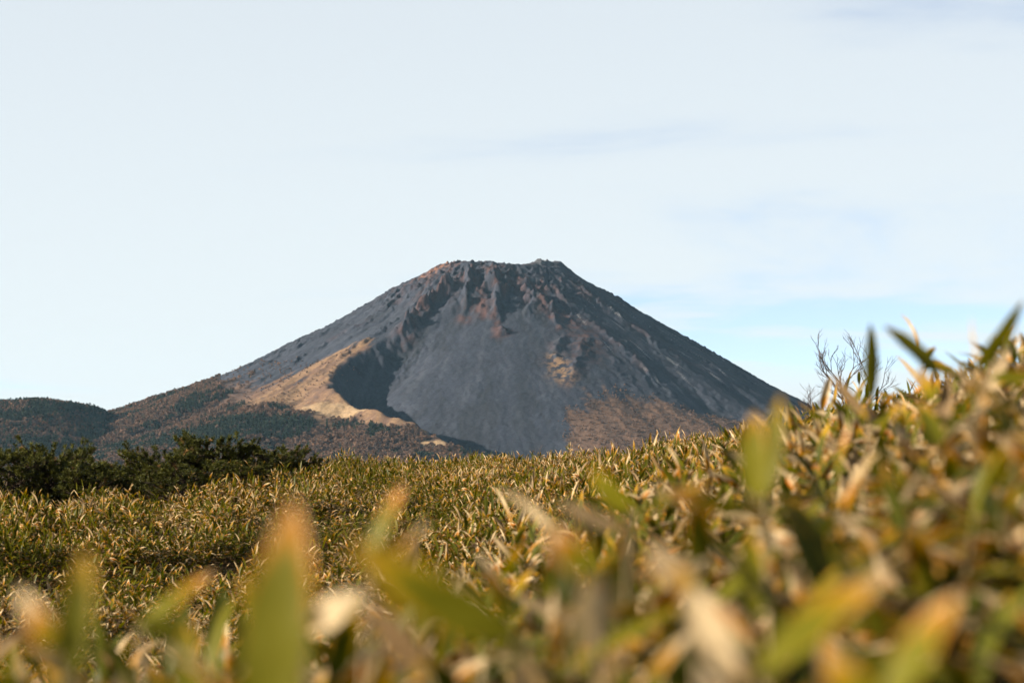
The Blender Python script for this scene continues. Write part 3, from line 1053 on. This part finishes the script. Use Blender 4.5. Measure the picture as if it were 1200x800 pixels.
def build_heroes(pool):
    H = [
        ('tall upright green bamboo leaf with a burnt orange tip, set apart',
         [((312, 860), (338, 585), 1.4, 0.050, 0.36, -0.30)]),
        ('short upright bamboo leaf with a bright orange end and pale tip',
         [((82, 790), (98, 640), 1.6, 0.030, 0.40, -0.20), ((70, 760), (20, 690), 1.62, 0.026, 0.6, -0.67)]),
        ('bamboo plant holding a slanting green leaf with orange tip, and a dark one',
         [((160, 740), (246, 664), 2.3, 0.024, 0.42, -0.75), ((165, 730), (245, 748), 2.25, 0.028, 0.1, -0.59)]),
        ('bamboo plant with a narrow leaf leaning right over darker grass',
         [((432, 650), (470, 566), 2.1, 0.022, 0.42, -0.63), ((438, 662), (500, 610), 2.1, 0.022, 0.55, -0.83)]),
        ('bamboo plant with a broad arching leaf, orange at its end, dark green at its base',
         [((610, 745), (400, 645), 1.3, 0.046, 0.43, -0.75), ((500, 790), (430, 710), 1.6, 0.03, 0.95, -0.51)]),
        ('bamboo plant with two upright broad green leaves tipped red and orange',
         [((888, 585), (880, 482), 2.3, 0.034, 0.34, -0.30), ((898, 580), (915, 462), 2.35, 0.026, 0.36, -0.20), ((890, 600), (760, 575), 2.3, 0.026, 0.5, -0.75)]),
        ('bamboo plant with one stiff dark green leaf with a red tip pointing up',
         [((1019, 470), (1022, 378), 4.3, 0.034, 0.16, 0.55), ((1017, 490), (975, 440), 4.3, 0.03, 0.9, -0.75), ((1022, 500), (1060, 470), 4.3, 0.03, 0.5, -0.75)]),
        ('bamboo plant with a broad olive leaf leaning towards the stiff dark leaf',
         [((1102, 440), (1040, 378), 4.0, 0.038, 0.22, 0.60), ((1105, 520), (1110, 432), 4.0, 0.034, 0.97, -0.51), ((1095, 470), (1075, 430), 4.0, 0.03, 0.6, -0.51)]),
        ('tall bamboo plant with a long dark leaf pointing up against the sky',
         [((1142, 432), (1206, 354), 3.7, 0.034, 0.12, 0.60), ((1150, 440), (1132, 370), 3.75, 0.014, 0.95, -1.07), ((1160, 445), (1230, 440), 3.6, 0.034, 0.4, -0.75), ((1150, 480), (1180, 400), 3.7, 0.03, 0.9, -0.59)]),
        ('bamboo plant with a long yellow green leaf reddening towards its tip',
         [((890, 790), (1035, 655), 1.45, 0.034, 0.47, -0.67), ((880, 800), (800, 690), 1.5, 0.03, 0.92, -0.51)]),
        ('bamboo plant with a wide pale green leaf rising beside shaded stems',
         [((1040, 830), (1115, 690), 1.3, 0.034, 0.42, -0.83), ((1030, 840), (960, 760), 1.35, 0.03, 0.5, -0.59)]),
        ('bamboo plant with a green leaf lying flat and yellow at its end',
         [((740, 600), (690, 552), 2.4, 0.030, 0.30, -0.51), ((745, 600), (830, 560), 2.4, 0.028, 0.5, -1.07), ((735, 620), (650, 590), 2.4, 0.026, 0.96, -0.67)]),
        ('bamboo plant with a large bleached cream leaf hanging among brown ones',
         [((815, 690), (828, 765), 1.7, 0.034, 1.0, -0.51), ((815, 690), (760, 640), 1.7, 0.03, 0.75, -0.67)]),
        ('bamboo plant with a silvery pale leaf turned to the light',
         [((700, 670), (690, 770), 1.5, 0.030, 0.98, -0.43), ((700, 670), (640, 620), 1.5, 0.03, 0.5, -0.51)]),
        ('bamboo plant with several curled cream leaves in front of green ones',
         [((350, 745), (300, 690), 1.9, 0.034, 1.0, -0.43), ((360, 740), (420, 690), 1.9, 0.034, 1.0, -0.59), ((355, 750), (300, 770), 1.9, 0.032, 0.9, -0.43)]),
    ]
    for i, (label, leaves) in enumerate(H):
        hero_plant(label, leaves, pool, 300 + i)


# ------------------------------------------------------------------ trees


def far_tree(seed, kind):
    rg = np.random.default_rng(seed)
    s = Soup()
    if kind == 'bare':
        n = 70
        for i in range(n):
            th, ph = rg.uniform(0, 6.28), math.acos(rg.uniform(-0.5, 1))
            rr = rg.uniform(0.55, 1.0)
            p = np.array([2.6 * rr * math.sin(ph) * math.cos(th), 2.6 * rr * math.sin(ph) * math.sin(th), 3.6 + 2.6 * rr * math.cos(ph)])
            d = rg.normal(0, 1, (3, 3)) * 0.75
            s.add(p + d, np.array([[0, 1, 2]]), T=np.tile([rg.random(), 0, 0, 1], (3, 1)))
        V, F = tube([[0, 0, -1], [0, 0, 4]], [0.22, 0.1], 4)
        s.add(V, F)
        return bpy.data.objects.new('bare_tree_source', s.mesh('bare_tree', M_BROWNTREE, False))
    for i in range(90):
        f = rg.random() ** 0.8
        z = 1.0 + 7.5 * (1 - f)
        rad = 0.3 + 2.4 * f
        th = rg.uniform(0, 6.28)
        p = np.array([rad * math.cos(th) * rg.uniform(.5, 1), rad * math.sin(th) * rg.uniform(.5, 1), z])
        d = rg.normal(0, 1, (3, 3)) * np.array([0.8, 0.8, 0.5])
        s.add(p + d, np.array([[0, 1, 2]]), T=np.tile([rg.random(), 0, 0, 1], (3, 1)))
    V, F = tube([[0, 0, -1], [0, 0, 7]], [0.25, 0.05], 4)
    s.add(V, F)
    return bpy.data.objects.new('evergreen_source', s.mesh('evergreen', M_EVERGREEN, False))


def build_woods():
    rg = np.random.default_rng(11)
    bare = [far_tree(i, 'bare') for i in range(5)]
    ever = [far_tree(40 + i, 'ever') for i in range(4)]
    n = 120000
    x, y = rg.uniform(-1700, 850, n), rg.uniform(3450, 5250, n)
    wm = woods_mask(x, y)
    hz = hill_height(x, y)
    z = mountain_height(x, y) + ZC
    r, phi = polar(x, y)
    on_hill = hz > z
    keep = (np.where(on_hill, 1.0, wm) > rg.random(n)) & (np.where(on_hill, hz, z) > -25) & ~(clearing(x, y) & ~on_hill)
    thin = np.where((phi > 5) & ~on_hill, 0.7, 1.0)
    keep &= rg.random(n) < thin
    ev = evergreen_mask(x, y)
    evh = smooth(fbm(x / 130, y / 130, 3), -0.25, 0.25)
    is_ev = np.where(on_hill, 0.25 + evh * 0.7, ev * np.where(phi > 5, 0.4, 0.92) + 0.04) > rg.random(n)
    # scattered bushes on the dry grass
    bush = (~keep) & (phi < -28) & (phi > -100) & (r > 640) & (r < 1000) & (rg.random(n) < 0.14) & ~on_hill
    se = np.interp(phi, [5, 10, 16, 22, 30, 38, 46, 60], [900, 790, 720, 715, 770, 830, 880, 960])
    bush |= (~keep) & (phi > 8) & (phi < 50) & (r > se + 30 * fbm(x / 60, y / 60, 3)) & (r < 1250) & (rg.random(n) < 0.42) & ~on_hill
    zz = np.where(on_hill, hz, z)
    for nm, m, src, lab, cat, sc in (
            ('bare_woodland', (keep & ~is_ev) | bush, bare, 'brown leafless woodland clothing the lower slopes of the volcano', 'woodland', 1.0),
            ('evergreen_woodland', keep & is_ev, ever, 'dark evergreen woodland in belts on the lower slopes', 'woodland', 0.95)):
        k = np.where(m)[0]
        c = len(k)
        s = rg.uniform(0.75, 1.6, c) * sc * np.where(bush[k], 0.5, 1.0)
        rot = np.stack([np.zeros(c), np.zeros(c), rg.uniform(0, 6.28, c)], -1)
        scatter(nm, np.column_stack([x[k], y[k], zz[k] - 0.4]), rot, np.repeat(s[:, None], 3, 1), rg.integers(0, len(src), c), src, lab, cat)


def pine_meshes(seed, width, height):
    rg = np.random.default_rng(seed)
    tr, cr = Soup(), Soup()
    # crooked short trunk
    t = np.linspace(0, 1, 7)
    trunk = np.stack([0.12 * np.sin(t * 3 + seed) * t, 0.10 * np.cos(t * 2.3 + seed) * t, -0.2 + (height * 0.8 + 0.2) * t], -1)
    V, F = tube(trunk, np.linspace(0.085, 0.025, 7), 7)
    tr.add(V, F)
    shoots = []
    for i in range(34):
        f = rg.uniform(0.06, 1.0)
        p0 = np.array([np.interp(f, t, trunk[:, k]) for k in range(3)])
        az = i * 2.4 + rg.uniform(-.4, .4)
        ln = width * 0.5 * rg.uniform(0.55, 1.05) * (1.0 - 0.45 * f)
        rise = rg.uniform(0.1, 0.45) * ln + 0.12
        q = np.linspace(0, 1, 6)
        limb = p0 + np.stack([np.cos(az) * ln * q, np.sin(az) * ln * q, rise * q ** 1.7], -1)
        limb[1:-1] += rg.normal(0, 0.025, (4, 3))
        V, F = tube(limb, np.linspace(0.03, 0.009, 6), 5)
        tr.add(V, F)
        for j in range(15):
            g = rg.uniform(0.2, 1.0)
            b0 = np.array([np.interp(g, q, limb[:, k]) for k in range(3)])
            a2 = az + rg.choice([-1, 1]) * rg.uniform(0.3, 1.1)
            l2 = rg.uniform(0.1, 0.34)
            b1 = b0 + np.array([math.cos(a2) * l2, math.sin(a2) * l2, rg.uniform(0.04, 0.26)])
            V, F = tube(np.linspace(b0, b1, 3), [0.008, 0.006, 0.004], 4)
            tr.add(V, F)
            shoots.append((b1, np.array([math.cos(a2) * 0.45, math.sin(a2) * 0.45, 1.0])))
        shoots.append((limb[-1], np.array([math.cos(az) * 0.5, math.sin(az) * 0.5, 1.0])))
    for j in range(6):
        shoots.append((trunk[-1] + rg.normal(0, 0.09, 3) + np.array([0, 0, 0.05 * j]), np.array([rg.normal(0, .25), rg.normal(0, .25), 1.0])))
    for (p, d) in shoots:
        d = d + rg.normal(0, 0.22, 3)
        d /= np.linalg.norm(d)
        sl = rg.uniform(0.10, 0.2)
        V, F = tube(np.linspace(p, p + d * sl, 2), [0.006, 0.004], 4)
        tr.add(V, F)
        nn = 58
        f = rg.random(nn) ** 0.8
        base = p + d * sl * f[:, None]
        rd = rg.normal(0, 1, (nn, 3))
        rd -= (rd @ d)[:, None] * d
        rd /= np.linalg.norm(rd, axis=1)[:, None]
        dirn = d * rg.uniform(0.55, 1.25, nn)[:, None] + rd
        dirn /= np.linalg.norm(dirn, axis=1)[:, None]
        side = np.cross(dirn, rg.normal(0, 1, (nn, 3)))
        side /= np.linalg.norm(side, axis=1)[:, None]
        ln = rg.uniform(0.06, 0.105, nn)[:, None]
        A = base - side * 0.0075
        B = base + side * 0.0075
        C = base + dirn * ln
        V = np.stack([A, B, C], 1).reshape(-1, 3)
        tone = np.clip(rg.normal(0.5, 0.25), 0, 1)
        T = np.repeat(np.stack([np.clip(tone + rg.normal(0, .12, nn), 0, 1), np.full(nn, rg.random()), rg.random(nn), np.ones(nn)], -1), 3, 0)
        cr.add(V, np.arange(nn * 3).reshape(-1, 3), T=T)
    return tr.mesh('trunk', M_BARK), cr.mesh('crown', M_NEEDLE, False)


PINES = [  # pixel column, distance, top row in the picture, label
    (8, 47, 534, 'dark dwarf pine at the open end of the thicket', 0),
    (62, 49, 518, 'dwarf pine with a single leader standing out above its dark neighbours', 1),
    (112, 47, 545, None, 2),
    (150, 51, 543, None, 3),
    (186, 49, 522, 'dwarf pine with a pointed top in the middle of the thicket', 1),
    (214, 46, 545, None, 0),
    (246, 50, 513, 'tallest dwarf pine of the thicket, with a bushy peaked crown', 2),
    (283, 48, 541, None, 3),
    (306, 52, 528, None, 1),
    (334, 50, 525, 'dwarf pine next to the bamboo grass, leaning outwards with a forked top', 0),
    (-40, 48, 530, None, 3),
    (80, 53, 536, None, 0),
]


def build_pines():
    var = [pine_meshes(60 + i, 2.3, 2.0) for i in range(4)]
    rg = np.random.default_rng(9)
    for (u, d, v, label, k) in PINES:
        top = pix(u, v, d)
        gz = float(ground_height(top.x, d))
        root = bpy.data.objects.new('pine_tree', None)
        col.objects.link(root)
        root.location = (top.x, d, gz)
        s = (top.z - gz) / 2.02
        root.scale = (max(s, 0.85) * 1.22, max(s, 0.85) * 1.22, s)
        root.rotation_euler = (0, 0, rg.uniform(0, 6.28))
        tag(root, label or 'bushy dwarf pine crowded inside the dark pine thicket', 'pine tree', 'dwarf pines of the dark thicket')
        for nm, me in zip(('trunk', 'crown'), var[k]):
            o = bpy.data.objects.new(nm, me)
            col.objects.link(o)
            o.parent = root


def bare_tree(name, label, u, d, v_top, spread_, seed, cat='tree', levels=4):
    rg = np.random.default_rng(seed)
    top = pix(u, v_top, d)
    g = Vector((top.x, d, float(ground_height(top.x, d))))
    H = top.z - g.z
    tr, tw = Soup(), Soup()

    def grow(p, dirn, ln, rad, lev):
        n = 5
        pts = [np.array(p)]
        dd = np.array(dirn, float)
        for i in range(n):
            dd = dd + rg.normal(0, 0.10, 3) + np.array([0, 0, 0.05])
            dd /= np.linalg.norm(dd)
            pts.append(pts[-1] + dd * ln / n)
        pts = np.array(pts)
        V, F = tube(pts, np.linspace(rad, rad * 0.55, n + 1), 5 if lev < 2 else 4)
        (tr if lev == 0 else tw).add(V, F)
        if lev >= levels:
            return
        for j in range(3 if lev else 5):
            f = rg.uniform(0.4, 1.0) if j else 1.0
            q = np.array([np.interp(f * n, np.arange(n + 1), pts[:, k]) for k in range(3)])
            a = rg.uniform(0, 6.28)
            e = dd + spread_ * np.array([math.cos(a), math.sin(a), rg.uniform(-0.1, 0.3)])
            e /= np.linalg.norm(e)
            grow(q, e, ln * rg.uniform(0.5, 0.78), rad * 0.64 * (1 - 0.2 * (1 - f)), lev + 1)
    grow((0, 0, -0.1), (0.05, 0, 1), 1.0, 0.034, 0)
    zs = max(v[:, 2].max() for v in tw.V)
    k = H / zs
    for s in (tr, tw):
        s.V = [v * k for v in s.V]
    root = bpy.data.objects.new(name, None)
    col.objects.link(root)
    root.location = g
    tag(root, label, cat)
    for nm, s in (('trunk', tr), ('crown', tw)):
        o = bpy.data.objects.new(nm, s.mesh(nm, M_TWIG))
        col.objects.link(o)
        o.parent = root


def build_bare_trees():
    bare_tree('bare_tree', 'slender leafless tree standing up against the sky', 1003, 42, 384, 0.6, 1, levels=5)
    bare_tree('bare_shrub', 'low leafless shrub at the foot of the slender bare tree', 965, 45, 448, 0.85, 2, 'shrub', 5)
    bare_tree('bare_shrub', 'dark twiggy leafless shrub on the meadow crest below the volcano', 862, 58, 500, 0.9, 3, 'shrub')
    bare_tree('bare_shrub', 'small leafless shrub poking from the crest below the grey scree', 640, 72, 521, 0.9, 4, 'shrub', 3)


# ------------------------------------------------------------------ haze


def build_haze():
    x0, x1, y0, y1, z0, z1 = -11400, 11400, -11400, 11500, -95, 560
    V = np.array([[x, y, z] for z in (z0, z1) for (x, y) in ((x0, y0), (x1, y0), (x1, y1), (x0, y1))], float)
    F = np.array([[3, 2, 1, 0], [4, 5, 6, 7], [0, 1, 5, 4], [1, 2, 6, 5], [2, 3, 7, 6], [3, 0, 4, 7]])
    m, nt, out = new_mat('haze')
    pv = N(nt, 'ShaderNodeVolumePrincipled')
    pv.inputs['Color'].default_value = (0.42, 0.74, 1.0, 1)
    pv.inputs['Density'].default_value = 0.9e-5
    pv.inputs['Anisotropy'].default_value = 0.0
    nt.links.new(pv.outputs[0], out.inputs['Volume'])
    o = link('haze', mesh_np('haze', V, F, m, smooth_shade=False))
    tag(o, 'thin bluish haze in the air over the whole landscape', 'haze', kind='stuff')


build_ground()
build_far()
build_woods()
build_bamboo_field()
build_pines()
build_bare_trees()
leaf_pool = build_near_bamboo(None)
build_heroes(leaf_pool)
build_haze()
